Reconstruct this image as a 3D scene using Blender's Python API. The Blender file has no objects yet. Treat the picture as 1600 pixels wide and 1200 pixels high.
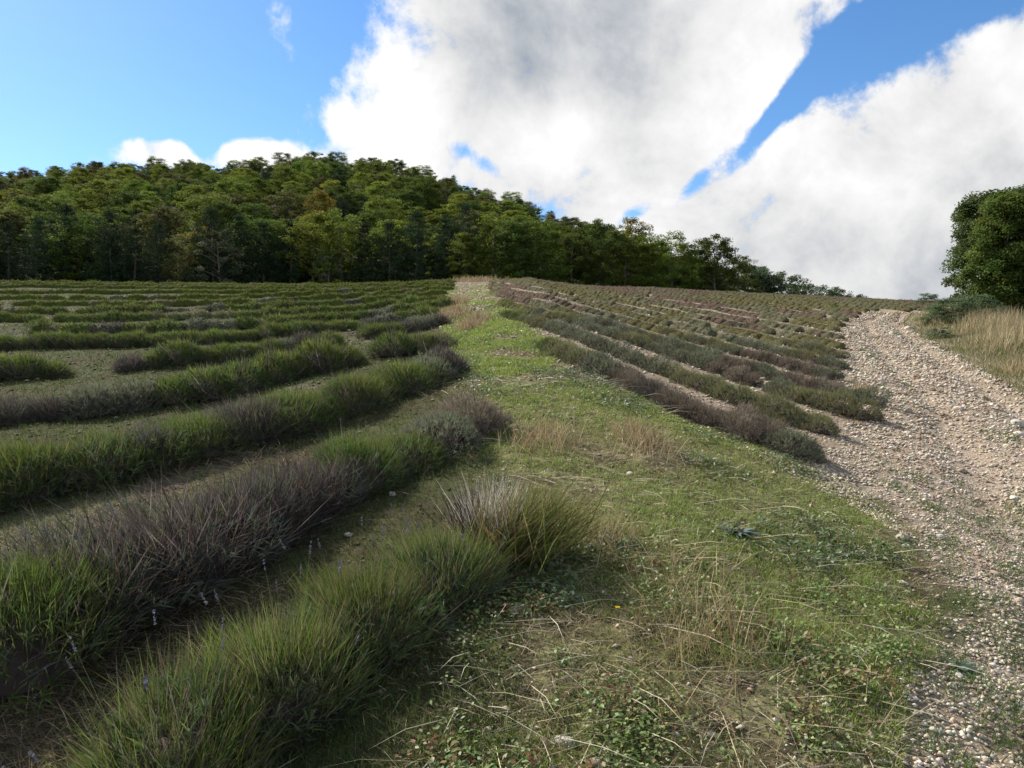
import bpy, math, random
import numpy as np
from mathutils import Vector, Matrix
R = math.radians
sc = bpy.context.scene
COL = sc.collection
F = 1109.0            # focal length in photo pixels (1600 wide)
CAMZ = 1.6

# ------------------------------------------------------------------ camera
cam_d = bpy.data.cameras.new('camera')
cam_d.sensor_width = 36.0
cam_d.lens = 36.0 * F / 1600.0
cam_d.clip_start = 0.05
cam_d.clip_end = 2000
cam = bpy.data.objects.new('camera', cam_d)
cam.location = (0, 0, CAMZ)
cam.rotation_euler = (R(90), 0, 0)
COL.objects.link(cam)
sc.camera = cam

# ------------------------------------------------------------------ light and sky
SUN_DIR = Vector((-0.76, 0.65, 0)).normalized()
SUN_EL = R(40)
to_sun = Vector((SUN_DIR.x * math.cos(SUN_EL), SUN_DIR.y * math.cos(SUN_EL), math.sin(SUN_EL)))
sun_d = bpy.data.lights.new('sun', 'SUN')
sun_d.energy = 5.0
sun_d.angle = R(0.53)
sun_d.color = (1.0, 0.955, 0.88)
sun = bpy.data.objects.new('sun', sun_d)
sun.rotation_euler = (-to_sun).to_track_quat('-Z', 'Y').to_euler()
sun.location = (-20, 10, 30)
COL.objects.link(sun)
sc.view_settings.view_transform = 'Standard'
sc.view_settings.look = 'None'
sc.view_settings.exposure = 0.72
sc.view_settings.gamma = 1.0
sc.view_settings.use_curve_mapping = False
sc.cycles.max_bounces = 5
sc.cycles.diffuse_bounces = 3
sc.cycles.glossy_bounces = 2
sc.cycles.transparent_max_bounces = 4
sc.cycles.use_denoising = True

class NT:
    """small helper for node trees"""
    def __init__(s, nt):
        s.t = nt; nt.nodes.clear()
    def n(s, typ, ins=None, **kw):
        nd = s.t.nodes.new(typ)
        for k, v in kw.items(): setattr(nd, k, v)
        for k, v in (ins or {}).items():
            if hasattr(v, 'is_output') or isinstance(v, bpy.types.NodeSocket): s.t.links.new(v, nd.inputs[k])
            else: nd.inputs[k].default_value = v
        return nd
    def m(s, op, a, b=None, c=None, clamp=False):
        nd = s.n('ShaderNodeMath', operation=op, use_clamp=clamp)
        for i, v in enumerate((a, b, c)):
            if v is None: continue
            if isinstance(v, bpy.types.NodeSocket): s.t.links.new(v, nd.inputs[i])
            else: nd.inputs[i].default_value = v
        return nd.outputs[0]
    def ss(s, x, a, b):
        return s.n('ShaderNodeMapRange', {'Value': x, 'From Min': a, 'From Max': b}, interpolation_type='SMOOTHSTEP').outputs['Result']
    def mix(s, f, a, b, blend='MIX'):
        nd = s.n('ShaderNodeMix', data_type='RGBA', blend_type=blend)
        for k, v in (('Factor', f), ('A', a), ('B', b)):
            sock = [i for i in nd.inputs if i.name == k and (i.type == 'RGBA' or (k == 'Factor' and i.type == 'VALUE'))][0]
            if isinstance(v, bpy.types.NodeSocket): s.t.links.new(v, sock)
            else: sock.default_value = v if k == 'Factor' else (*v, 1) if len(v) == 3 else v
        return [o for o in nd.outputs if o.type == 'RGBA'][0]

world = bpy.data.worlds.new('World')
sc.world = world
world.use_nodes = True
w = NT(world.node_tree)
sky = w.n('ShaderNodeTexSky', sky_type='NISHITA', sun_disc=False, sun_elevation=SUN_EL,
          sun_rotation=math.atan2(SUN_DIR.x, SUN_DIR.y), altitude=900, air_density=1.0, dust_density=0.3, ozone_density=2.0)
tc = w.n('ShaderNodeTexCoord')
sep = w.n('ShaderNodeSeparateXYZ', {0: tc.outputs['Generated']})
az = w.m('ARCTAN2', sep.outputs[0], sep.outputs[1])
el = w.m('ARCSINE', sep.outputs[2])
azel = w.n('ShaderNodeCombineXYZ', {0: az, 1: el}).outputs[0]
def px2azel(u, v):
    a = (u - 800) / F
    return math.atan(a), math.atan((600 - v) / F / math.hypot(1, a))
def blob(u, v, su, sv, amp, rot=0, acc=None):
    a, e = px2azel(u, v)
    mp = w.n('ShaderNodeMapping', {'Vector': azel, 'Location': (a, e, 0), 'Rotation': (0, 0, R(rot)), 'Scale': (su / F, sv / F, 1)}, vector_type='TEXTURE')
    d = w.n('ShaderNodeVectorMath', {0: mp.outputs[0], 1: mp.outputs[0]}, operation='DOT_PRODUCT').outputs['Value']
    g = w.m('EXPONENT', w.m('MULTIPLY', d, -1.0))
    return w.m('MULTIPLY_ADD', g, amp, acc if acc is not None else 0.0)
# cloud layer: stretch noise like a layer seen from below, with its large banks placed on the dome
nz1 = w.n('ShaderNodeTexNoise', {'Vector': tc.outputs['Generated'], 'Scale': 5.5, 'Detail': 9.0, 'Roughness': 0.60, 'Distortion': 0.25}, noise_dimensions='3D').outputs[0]
nz2 = w.n('ShaderNodeTexNoise', {'Vector': tc.outputs['Generated'], 'Scale': 2.2, 'Detail': 5.0, 'Roughness': 0.55}, noise_dimensions='3D').outputs[0]
nz3 = w.n('ShaderNodeTexNoise', {'Vector': tc.outputs['Generated'], 'Scale': 17.0, 'Detail': 8.0, 'Roughness': 0.62, 'Distortion': 0.4}, noise_dimensions='3D').outputs[0]
acc = 0.0
for b in [(900, 90, 360, 230, 1.5), (620, 190, 150, 90, 0.45), (1340, 370, 400, 210, 1.5), (1590, 110, 110, 60, 0.75, 25),
          (150, 30, 340, 200, -2.2), (1480, 0, 150, 52, -2.6, 22), (1280, 110, 92, 21, -2.1, 42), (1190, 205, 72, 17, -1.75, 50), (1085, 288, 70, 14, -1.3, 42), (985, 338, 46, 16, -1.5, 30), (530, 185, 60, 36, 0.9), (722, 228, 34, 15, -0.7, -35), (755, 255, 30, 13, -0.7, -20), (1450, 75, 60, 40, 0.6),
          (245, 238, 62, 28, 2.6), (395, 240, 80, 22, 2.6), (318, 225, 22, 20, -2.2), (310, 195, 130, 18, -0.7), (450, 45, 48, 65, 1.15), (480, 150, 40, 50, -0.35)]:
    acc = blob(*b[:5], rot=b[5] if len(b) > 5 else 0, acc=acc)
acc = w.m('MINIMUM', w.m('MAXIMUM', acc, -1.15), 1.2)
acc = w.m('ADD', acc, w.m('MULTIPLY_ADD', nz1, 5.4, -2.7))
acc = w.m('ADD', acc, w.m('MULTIPLY_ADD', nz3, 2.2, -1.1))
mask = w.ss(acc, -0.30, 0.60)
shade = w.m('MULTIPLY_ADD', nz1, 1.2, 0.14)
shade = w.m('MULTIPLY_ADD', nz3, 0.25, shade)
shade = w.m('MULTIPLY_ADD', nz2, 0.35, shade)
for b in [(880, 50, 240, 130, -0.40), (1480, 430, 330, 170, -0.34), (560, 130, 130, 130, 0.35), (880, 230, 90, 60, 0.22), (1220, 200, 220, 90, 0.12, 30), (320, 240, 160, 40, 0.25)]:
    shade = blob(*b[:5], rot=b[5] if len(b) > 5 else 0, acc=shade)
shade = w.m('MINIMUM', w.m('MAXIMUM', shade, 0.38), 1.15)
warm = w.mix(w.ss(shade, 0.45, 0.95), (0.80, 0.88, 1.0), (1.0, 1.0, 1.0))
ccol = w.n('ShaderNodeVectorMath', {0: warm, 'Scale': shade}, operation='SCALE').outputs[0]
skyc = w.n('ShaderNodeHueSaturation', {'Color': sky.outputs[0], 'Saturation': 1.22}).outputs[0]
bg1 = w.n('ShaderNodeBackground', {'Color': skyc, 'Strength': 0.115})
bg2 = w.n('ShaderNodeBackground', {'Color': ccol, 'Strength': 0.55})
mx = w.n('ShaderNodeMixShader', {0: mask, 1: bg1.outputs[0], 2: bg2.outputs[0]})
w.n('ShaderNodeOutputWorld', {0: mx.outputs[0]})

# ------------------------------------------------------------------ numeric helpers
rng = np.random.default_rng(7)
random.seed(7)
def sm(a, b, x):
    t = np.clip((np.asarray(x, float) - a) / (b - a), 0, 1)
    return t * t * (3 - 2 * t)
_P = np.random.default_rng(3).random((256, 256))
def vnoise(x, y):
    x = np.asarray(x, float); y = np.asarray(y, float)
    xi = np.floor(x).astype(int); yi = np.floor(y).astype(int)
    fx = x - xi; fy = y - yi
    fx = fx * fx * (3 - 2 * fx); fy = fy * fy * (3 - 2 * fy)
    g = lambda a, b: _P[a & 255, b & 255]
    return (g(xi, yi) * (1 - fx) + g(xi + 1, yi) * fx) * (1 - fy) + (g(xi, yi + 1) * (1 - fx) + g(xi + 1, yi + 1) * fx) * fy
def fbm(x, y, o=4):
    s = 0; a = 0.5
    for i in range(o):
        s = s + a * vnoise(x + 17.3 * i, y - 9.1 * i); x = x * 2.03; y = y * 2.03; a *= 0.5
    return s / (1 - 0.5 ** o)

# ------------------------------------------------------------------ terrain
CXs = np.array([-45, -29, -20, -10, -3, 0, 8, 16, 24, 35.])
CVs = np.array([0.80, 0.80, 0.63, 0.55, 0.59, 0.32, 0.68, 0.40, 0.01, 0.01])
def slope_profile(y):
    y = np.asarray(y, float)
    yc = np.clip(y, 0, 40); a = .21 * yc - .5 * .00165 * yc ** 2
    y2 = np.clip(y - 40, 0, 14); b = .144 * y2 - .5 * (.144 - .02) / 14 * y2 ** 2
    return a + b + .02 * np.clip(y - 54, 0, None) + .21 * np.minimum(y, 0)
def field_h(x, y):
    x = np.asarray(x, float)
    l = .55 * (1 - np.exp(-np.maximum(-x - .2, 0) / 3.))
    r = 1.0 * (1 - np.exp(-np.maximum(x - 1.0, 0) / 4.))
    return slope_profile(y) - l - r + np.interp(x, CXs, CVs) * sm(12, 40, y)
def unproject(u, v):
    t = np.linspace(1.2, 60, 6000)
    x = (u - 800) / F * t; z = CAMZ - (v - 600) / F * t
    i = np.argmax(z - field_h(x, t) <= 0)
    return np.array([x[i], t[i]])
SIL_U = np.array([-300, 0, 130, 200, 330, 420, 480, 580, 650, 740, 840, 930, 1000, 1100, 1150, 1200, 1350, 1600])
SIL_V = np.array([280, 266, 250, 246, 250, 240, 235, 237, 255, 285, 318, 345, 366, 395, 408, 428, 480, 500])
YR_U = np.array([-300, 0, 480, 700, 900, 1100, 1200, 1350, 1600])
YR = np.array([150, 150, 150, 140, 112, 80, 68, 62, 60.])
def ridge(u):
    p = u * F + 800
    yr = np.interp(p, YR_U, YR)
    zr = CAMZ + yr * (600 - np.interp(p, SIL_U, SIL_V)) / F - 4.1
    rise = np.maximum(zr - field_h(u * yr, yr), 0) * sm(1330, 1180, p) if False else np.maximum(zr - field_h(u * yr, yr), 0)
    return yr, rise * np.where(p > 1300, 0, 1)
def smooth_h(x, y):
    x = np.asarray(x, float); y = np.asarray(y, float)
    u = np.clip(x / np.maximum(y, 20), -1.0, 0.8)
    yr, rise = ridge(u)
    t = (y - 50) / (yr - 50)
    shp = np.where(t <= 0, 0, np.where(t < 1, np.clip(t, 0, 1) ** 0.92, 1 - 0.25 * np.clip(t - 1, 0, 3)))
    return field_h(x, y) + rise * shp

TL = np.array([unproject(*p) for p in [(1395, 1200), (1410, 1100), (1470, 1000), (1465, 900), (1420, 830), (1352, 765), (1385, 705), (1386, 665), (1383, 637), (1350, 590), (1333, 560), (1325, 530), (1335, 500), (1370, 488)]])
TRr = np.array([unproject(*p) for p in [(1700, 680), (1600, 615), (1520, 570), (1450, 530), (1412, 505), (1425, 490)]])
def track_left(y): return np.interp(y, np.r_[-4, TL[:, 1]], np.r_[0.9, TL[:, 0]])
def track_right(y): return np.interp(y, np.r_[-4, 3, TRr[:, 1], 30], np.r_[4.6, 5.4, TRr[:, 0], 19.0])

L_ROWS = [
 [(800, 865), (690, 925), (560, 1010), (430, 1100), (330, 1190), (240, 1290), (160, 1380)],
 [(745, 670), (680, 700), (600, 745), (500, 800), (400, 850), (300, 895), (200, 945), (100, 1000), (0, 1050), (-150, 1130)],
 [(705, 582), (650, 605), (560, 640), (450, 678), (360, 702), (280, 718), (240, 726), (150, 752), (70, 770), (0, 784), (-120, 810)],
 [(695, 542), (600, 560), (500, 580), (400, 605), (300, 625), (200, 640), (100, 650), (0, 660), (-100, 672)],
 [(690, 508), (600, 528), (500, 543), (400, 558), (300, 570), (200, 578), (150, 585), (80, 590), (0, 592), (-100, 597)],
 [(685, 493), (600, 508), (500, 522), (400, 531), (300, 537), (200, 541), (100, 544), (0, 546), (-100, 549)],
 [(697, 478), (665, 484), (600, 494), (500, 504), (400, 511), (300, 517), (200, 519), (100, 520), (0, 521), (-80, 522)],
 [(697, 470), (600, 481), (500, 490), (400, 495), (300, 499), (200, 502), (100, 503), (0, 503), (-80, 504)],
 [(692, 461), (600, 471), (500, 479), (400, 485), (300, 488), (200, 490), (100, 490), (0, 490), (-60, 490)],
 [(700, 455), (600, 462), (500, 468), (400, 474), (300, 477), (200, 478), (0, 478), (-60, 478)],
 [(703, 449), (600, 455), (500, 461), (400, 466), (300, 468), (0, 468), (-60, 468)],
 [(706, 445), (600, 451), (500, 456), (400, 459), (200, 459), (0, 459), (-60, 459)],
 [(704, 442.5), (600, 447.5), (500, 452), (400, 453), (200, 451), (0, 450), (-60, 450)]]
R_ROWS = [
 [(858, 545), (890, 562), (940, 585), (1000, 612), (1060, 645), (1120, 668), (1180, 692), (1240, 715), (1315, 738)],
 [(797, 496), (840, 511), (925, 543), (1012, 574), (1100, 608), (1180, 642), (1260, 670), (1350, 693)],
 [(783, 476), (820, 488), (860, 499), (920, 516), (1000, 540), (1062, 561), (1122, 584), (1200, 612), (1267, 634), (1360, 657)],
 [(769, 459), (810, 472), (875, 489), (975, 520), (1050, 545), (1120, 567), (1200, 590), (1290, 615), (1360, 632)],
 [(767, 451), (810, 462), (900, 484), (1000, 510), (1100, 540), (1200, 567), (1305, 595)]]
def smooth_poly(P, it=3):
    for _ in range(it):
        Q = P.copy(); Q[1:-1] = .25 * P[:-2] + .5 * P[1:-1] + .25 * P[2:]; P = Q
    return P
def resample(P, step):
    d = np.r_[0, np.cumsum(np.linalg.norm(np.diff(P, axis=0), axis=1))]
    s = np.arange(0.05, d[-1], step)
    return np.c_[np.interp(s, d, P[:, 0]), np.interp(s, d, P[:, 1])]
def row_from_px(pts): return smooth_poly(resample(np.array([unproject(*p) for p in pts]), 0.25), 12)
left_rows = [row_from_px(r) for r in L_ROWS]
for k in (1, 2):
    left_rows.append(left_rows[12] + np.array([-0.1 * k, 2.6 * k]))
right_rows = [row_from_px(r) for r in R_ROWS]
base6 = np.array([(-3.2, 44.), (-2.3, 38.), (-1.3, 33.), (-0.3, 28.5), (1.0, 24.6), (2.6, 21.4), (3.9, 18.6), (4.9, 16.2), (5.55, 14.2), (6.15, 12.5), (6.8, 10.5), (7.4, 8.6)])
base6 = smooth_poly(resample(base6, 0.25), 20)
for k in range(2, len(left_rows)):          # the rows run on past the edge of the view
    P = left_rows[k]; d = P[-1] - P[-13]; d = d / np.linalg.norm(d); d = np.array([d[0], max(d[1], -.25)])
    left_rows[k] = np.vstack([P, P[-1] + d * np.arange(.25, 3 + .7 * k, .25)[:, None]])
def path_right(y): return np.interp(y, [0, 5, 8, 10.6, 13, 15.5, 19, 24, 30, 46], [3.2, 2.75, 1.15, 0.45, 0.2, -0.15, -0.4, -0.8, -1.0, -1.4])
def path_left(y):
    e = np.array([[r[0][0] + .15, r[0][1]] for r in left_rows])
    return np.interp(y, np.r_[-4, e[:, 1]], np.r_[-0.6, e[:, 0]])
for n in range(0, 36):
    off = np.array([0.78 * min(n, 9) + 1.3 * max(n - 9, 0), 1.5 * min(n, 9)])
    P = base6 + off
    ok = (P[:, 1] < 45.5) & (P[:, 0] > path_right(P[:, 1]) + .1) & ((P[:, 0] < track_left(P[:, 1]) - .15) | (P[:, 1] > 27.4)) & (P[:, 0] < 34)
    P = P[ok]
    if len(P) > 4: right_rows.append(P)

def bank(x, y):
    o = x - track_right(y)
    return 0.28 * sm(0.1, 1.6, o) * sm(40, 24, y) * sm(6, 9, y)
def ruts(x, y):
    a, b = track_left(y), track_right(y)
    t = (x - a) / np.maximum(b - a, .5)
    wob = 0.06 * (fbm(y * .5, x * 0 + 3.) - .5)
    g = -0.07 * np.exp(-((t - .30 + wob) / .09) ** 2) - 0.09 * np.exp(-((t - .80 + wob) / .10) ** 2)
    return g * sm(31, 26, y)
def ground_h(x, y):
    x = np.asarray(x, float); y = np.asarray(y, float)
    micro = (fbm(x * 1.1, y * 1.1, 4) - .5) * .10 + (fbm(x * 5, y * 5, 3) - .5) * .045
    return smooth_h(x, y) + micro * sm(80, 30, y) + (fbm(x * .12, y * .12, 3) - .5) * 2.0 * sm(52, 80, y) + ruts(x, y) + bank(x, y)

# ------------------------------------------------------------------ mesh helpers
def make_mesh(name, V, T, C=None, mat=None, smooth=False):
    V = np.ascontiguousarray(V, dtype=np.float32); T = np.ascontiguousarray(T, dtype=np.int32)
    k = T.shape[1]
    me = bpy.data.meshes.new(name)
    me.vertices.add(len(V)); me.vertices.foreach_set('co', V.ravel())
    me.loops.add(T.size); me.loops.foreach_set('vertex_index', T.ravel())
    me.polygons.add(len(T))
    me.polygons.foreach_set('loop_start', np.arange(0, T.size, k, dtype=np.int32))
    if smooth: me.polygons.foreach_set('use_smooth', np.ones(len(T), dtype=bool))
    if C is not None:
        ca = me.color_attributes.new('col', 'FLOAT_COLOR', 'POINT')
        C4 = np.ones((len(V), 4), dtype=np.float32); C4[:, :3] = C
        ca.data.foreach_set('color', C4.ravel())
    me.update(calc_edges=True)
    if mat: me.materials.append(mat)
    return me
def link(name, me, parent=None, loc=None, rot=None, scale=None):
    o = bpy.data.objects.new(name, me); COL.objects.link(o)
    if parent is not None: o.parent = parent
    if loc is not None: o.location = loc
    if rot is not None: o.rotation_euler = rot
    if scale is not None: o.scale = scale if hasattr(scale, '__len__') else (scale,) * 3
    return o
def tag(o, label=None, category=None, group=None, kind=None):
    if label: o['label'] = label
    if category: o['category'] = category
    if group: o['group'] = group
    if kind: o['kind'] = kind
    return o
def thing(name, label, category, group=None, loc=(0, 0, 0), rot=(0, 0, 0), scale=1):
    return tag(link(name, None, None, loc, rot, scale), label, category, group)
class Acc:
    """collects triangles with vertex colours"""
    def __init__(s): s.V = []; s.T = []; s.C = []; s.n = 0
    def add(s, V, T, C):
        s.V.append(V); s.T.append(T + s.n); s.C.append(np.broadcast_to(C, V.shape)); s.n += len(V)
    def mesh(s, name, mat, smooth=False): return make_mesh(name, np.concatenate(s.V), np.concatenate(s.T), np.concatenate(s.C), mat, smooth)
def unit(v): return v / np.maximum(np.linalg.norm(v, axis=-1, keepdims=True), 1e-9)
def blades(P, D, L, W, droop, C, g=rng, flat=0.0, tipw=0.0):
    """ribbons of two segments: P base, D direction, droop = downwards bend at the tip (fraction of L)"""
    n = len(P); L = np.broadcast_to(L, n)[:, None]; W = np.broadcast_to(W, n)[:, None]; droop = np.broadcast_to(droop, n)[:, None]
    rnd = unit(g.normal(size=(n, 3)) * [1, 1, 1 - flat])
    S = unit(np.cross(D, rnd))
    z = np.array([0, 0, 1.])
    m = P + D * L * .55 - z * droop * L * .18
    t = P + D * L - z * droop * L * .75
    V = np.stack([P - S * W / 2, P + S * W / 2, m - S * W * .42, m + S * W * .42, t], 1).reshape(-1, 3)
    i = np.arange(n)[:, None] * 5
    T = np.concatenate([i + [0, 1, 3], i + [0, 3, 2], i + [2, 3, 4]], 0)
    return V, T, np.repeat(C, 5, 0) if len(C) == n else C
def leaves(P, N, L, W, C, g=rng):
    """rhombic leaves around P, facing N"""
    n = len(P); L = np.broadcast_to(L, n)[:, None]; W = np.broadcast_to(W, n)[:, None]
    a = unit(np.cross(N, g.normal(size=(n, 3)))); b = np.cross(N, a)
    V = np.stack([P - a * L / 2, P + b * W / 2 + N * W * .12, P + a * L / 2, P - b * W / 2 + N * W * .12], 1).reshape(-1, 3)
    i = np.arange(n)[:, None] * 4
    T = np.concatenate([i + [0, 1, 2], i + [0, 2, 3]], 0)
    return V, T, np.repeat(C, 4, 0)
def pick(cols, n, g=rng, jit=.18, p=None):
    c = np.array(cols)[g.choice(len(cols), n, p=p)]
    return np.clip(c * (1 + g.normal(size=(n, 1)) * jit) * (1 + g.normal(size=(n, 3)) * jit * .3), 0.004, .9)
def tube(acc, pts, radii, C, sides=6):
    pts = np.asarray(pts, float); m = len(pts)
    d = unit(np.gradient(pts, axis=0)); up = np.array([0.31, 0.9, 0.2])
    a = unit(np.cross(d, up)); b = np.cross(d, a)
    th = np.linspace(0, 2 * np.pi, sides, endpoint=False)
    V = (pts[:, None] + (np.cos(th)[None, :, None] * a[:, None] + np.sin(th)[None, :, None] * b[:, None]) * np.asarray(radii)[:, None, None]).reshape(-1, 3)
    T = []
    for k in range(m - 1):
        for j in range(sides):
            p, q = k * sides + j, k * sides + (j + 1) % sides
            T += [(p, q, q + sides), (p, q + sides, p + sides)]
    acc.add(V, np.array(T), np.array(C))

# ------------------------------------------------------------------ materials
def foliage_material(name, transl=0.3, rough=0.6, hue=0.02, val=0.25, spec=0.12):
    mt = bpy.data.materials.new(name); mt.use_nodes = True
    t = NT(mt.node_tree)
    at = t.n('ShaderNodeAttribute', attribute_name='col')
    oi = t.n('ShaderNodeObjectInfo')
    r2 = t.m('FRACT', t.m('MULTIPLY', oi.outputs['Random'], 7.31))
    hs = t.n('ShaderNodeHueSaturation', {'Color': at.outputs['Color'], 'Hue': t.m('MULTIPLY_ADD', oi.outputs['Random'], 2 * hue, .5 - hue),
             'Value': t.m('MULTIPLY_ADD', r2, 2 * val, 1 - val), 'Saturation': 1.0})
    pb = t.n('ShaderNodeBsdfPrincipled', {'Base Color': hs.outputs[0], 'Roughness': rough, 'Specular IOR Level': spec})
    tr = t.n('ShaderNodeBsdfTranslucent', {'Color': hs.outputs[0]})
    mxs = t.n('ShaderNodeMixShader', {0: transl, 1: pb.outputs[0], 2: tr.outputs[0]})
    t.n('ShaderNodeOutputMaterial', {0: mxs.outputs[0]})
    return mt
M_leaf = foliage_material('tree_foliage', .38, .7, .018, .30, .05)
M_needle = foliage_material('pine_needles', .14, .8, .012, .25, .02)
M_lav = foliage_material('lavender_foliage', .30, .8, .012, .16, .02)
M_grass = foliage_material('grass_blades', .38, .65, 0, 0, .05)
M_dry = foliage_material('dry_straw', .22, .7, 0, 0, .08)
M_weed = foliage_material('weed_leaves', .32, .5, .01, .15, .35)
def bark_material(name, c1, c2, scale=9):
    mt = bpy.data.materials.new(name); mt.use_nodes = True
    t = NT(mt.node_tree)
    co = t.n('ShaderNodeTexCoord')
    mp = t.n('ShaderNodeMapping', {'Vector': co.outputs['Object'], 'Scale': (1, 1, .25)})
    nz = t.n('ShaderNodeTexNoise', {'Vector': mp.outputs[0], 'Scale': scale, 'Detail': 6.0, 'Roughness': .7})
    cc = t.mix(nz.outputs[0], c1, c2)
    bp = t.n('ShaderNodeBump', {'Height': nz.outputs[0], 'Strength': .7, 'Distance': .03})
    pb = t.n('ShaderNodeBsdfPrincipled', {'Base Color': cc, 'Roughness': .85, 'Normal': bp.outputs[0]})
    t.n('ShaderNodeOutputMaterial', {0: pb.outputs[0]})
    return mt
M_bark = bark_material('bark', (.045, .036, .03), (.16, .135, .11))
def stone_material(name):
    mt = bpy.data.materials.new(name); mt.use_nodes = True
    t = NT(mt.node_tree)
    at = t.n('ShaderNodeAttribute', attribute_name='col')
    co = t.n('ShaderNodeTexCoord'); oi = t.n('ShaderNodeObjectInfo')
    nz = t.n('ShaderNodeTexNoise', {'Vector': co.outputs['Object'], 'Scale': 14.0, 'Detail': 8.0, 'Roughness': .65})
    nb = t.n('ShaderNodeTexNoise', {'Vector': co.outputs['Object'], 'Scale': 3.0, 'Detail': 4.0})
    v = t.m('MULTIPLY', t.m('MULTIPLY_ADD', nz.outputs[0], .9, .55), t.m('MULTIPLY_ADD', oi.outputs['Random'], .4, .8))
    c = t.n('ShaderNodeVectorMath', {0: at.outputs['Color'], 'Scale': v}, operation='SCALE').outputs[0]
    c = t.mix(t.ss(nb.outputs[0], .52, .68), c, (.20, .135, .085))
    bp = t.n('ShaderNodeBump', {'Height': nz.outputs[0], 'Strength': .5, 'Distance': .02})
    pb = t.n('ShaderNodeBsdfPrincipled', {'Base Color': c, 'Roughness': .85, 'Specular IOR Level': .15, 'Normal': bp.outputs[0]})
    t.n('ShaderNodeOutputMaterial', {0: pb.outputs[0]})
    return mt
M_stone = stone_material('limestone')
def ground_material():
    mt = bpy.data.materials.new('stony_earth'); mt.use_nodes = True
    t = NT(mt.node_tree)
    at = t.n('ShaderNodeAttribute', attribute_name='col')     # r = stony, g = grassy, b = woodland litter
    sp = t.n('ShaderNodeSeparateColor', {0: at.outputs['Color']})
    co = t.n('ShaderNodeTexCoord').outputs['Object']
    n1 = t.n('ShaderNodeTexNoise', {'Vector': co, 'Scale': 1.3, 'Detail': 8.0, 'Roughness': .65}).outputs[0]
    n2 = t.n('ShaderNodeTexNoise', {'Vector': co, 'Scale': 11.0, 'Detail': 8.0, 'Roughness': .7}).outputs[0]
    v1 = t.n('ShaderNodeTexVoronoi', {'Vector': co, 'Scale': 26.0, 'Randomness': 1.0})
    v2 = t.n('ShaderNodeTexVoronoi', {'Vector': co, 'Scale': 63.0, 'Randomness': 1.0})
    s1 = t.n('ShaderNodeSeparateColor', {0: v1.outputs['Color']}); s2 = t.n('ShaderNodeSeparateColor', {0: v2.outputs['Color']})
    soil = t.mix(n2, (.18, .132, .092), (.42, .335, .245))
    soil = t.mix(t.ss(n1, .42, .66), soil, (.29, .215, .145))
    st = t.mix(s1.outputs[0], (.30, .23, .165), (.58, .49, .375))
    st = t.mix(t.m('MULTIPLY', s2.outputs[0], .55), st, (.34, .25, .185))
    edge = t.ss(v1.outputs['Distance'], .60, .38)
    pk = t.m('MULTIPLY', t.m('GREATER_THAN', s1.outputs[1], .35), edge)
    stony = t.mix(t.m('MULTIPLY', pk, .85), soil, st)
    litter = t.mix(n2, (.03, .023, .014), (.085, .068, .038))
    litter = t.mix(t.ss(n1, .45, .6), litter, (.055, .06, .024))
    gr = t.mix(n2, (.12, .12, .042), (.25, .23, .105))
    gr = t.mix(t.ss(n1, .52, .70), gr, (.26, .215, .12))
    gr = t.mix(t.m('MULTIPLY', t.m('GREATER_THAN', s2.outputs[1], .6), .5), gr, t.mix(s2.outputs[2], (.06, .05, .03), (.36, .30, .20)))
    gr = t.mix(t.ss(n2, .62, .40), gr, (.075, .06, .035))
    c = t.mix(sp.outputs[0], litter, stony)
    gf = t.m('MULTIPLY', sp.outputs[1], t.ss(t.m('ADD', t.m('MULTIPLY', n2, .6), t.m('MULTIPLY', n1, .5)), .38, .58))
    c = t.mix(gf, c, gr)
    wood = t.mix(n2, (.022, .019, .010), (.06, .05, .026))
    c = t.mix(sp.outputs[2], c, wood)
    hgt = t.m('ADD', t.m('MULTIPLY', t.m('MULTIPLY', pk, s1.outputs[2]), sp.outputs[0]), t.m('MULTIPLY', n2, .9))
    bp = t.n('ShaderNodeBump', {'Height': hgt, 'Strength': .8, 'Distance': .025})
    pb = t.n('ShaderNodeBsdfPrincipled', {'Base Color': c, 'Roughness': .95, 'Specular IOR Level': .03, 'Normal': bp.outputs[0]})
    t.n('ShaderNodeOutputMaterial', {0: pb.outputs[0]})
    return mt
M_ground = ground_material()

# ------------------------------------------------------------------ ground sheets (one grid, split into track, path, hillside and field)
def graded(a, b, s0, k):
    out = [0.0]
    while out[-1] < b: out.append(out[-1] + s0 + k * out[-1])
    neg = [0.0]
    while neg[-1] > a: neg.append(neg[-1] - s0 - k * -neg[-1])
    return np.array(sorted(set(neg + out)))
def stoniness(x, y):
    a, b = track_left(y), track_right(y)
    e = (fbm(x * 1.7, y * 1.7, 4) - .5) * 1.3
    tr = sm(-.35, .25, x - a + e * .8) * sm(.5, -.3, x - b + e) * sm(31, 27, y)
    right_field = sm(-.25, .35, x - path_right(y) + e * .5) * (.8 - .35 * sm(9, 18, y))
    upper = sm(14, 26, y + e * 3) * sm(-.3, .3, x - path_left(y)) * .9
    leftf = .0 + .22 * sm(.58, .68, fbm(x * .8 + 9, y * .8, 3))
    beyond = sm(0.2, 1.0, x - b)
    return np.clip(np.maximum.reduce([tr, right_field * (1 - beyond), upper, leftf * (x < path_left(y)) ]), 0, 1)
def grassiness(x, y):
    e = (fbm(x * 1.3 + 40, y * 1.3, 4) - .5)
    onpath = sm(-.5, .1, x - path_left(y) + e) * sm(.35, -.25, x - np.minimum(path_right(y), track_left(y) - .1) + e * 1.2) * (1 - .75 * sm(13, 24, y))
    leftf = .12 * (x < path_left(y))
    bk = sm(.3, 1.2, x - track_right(y) + e) * .8
    return np.clip(np.maximum.reduce([onpath, leftf * np.ones_like(x), bk]), 0, 1)
gx = graded(-230, 230, .05, .017); gy = graded(-5, 270, .05, .017)
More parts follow.
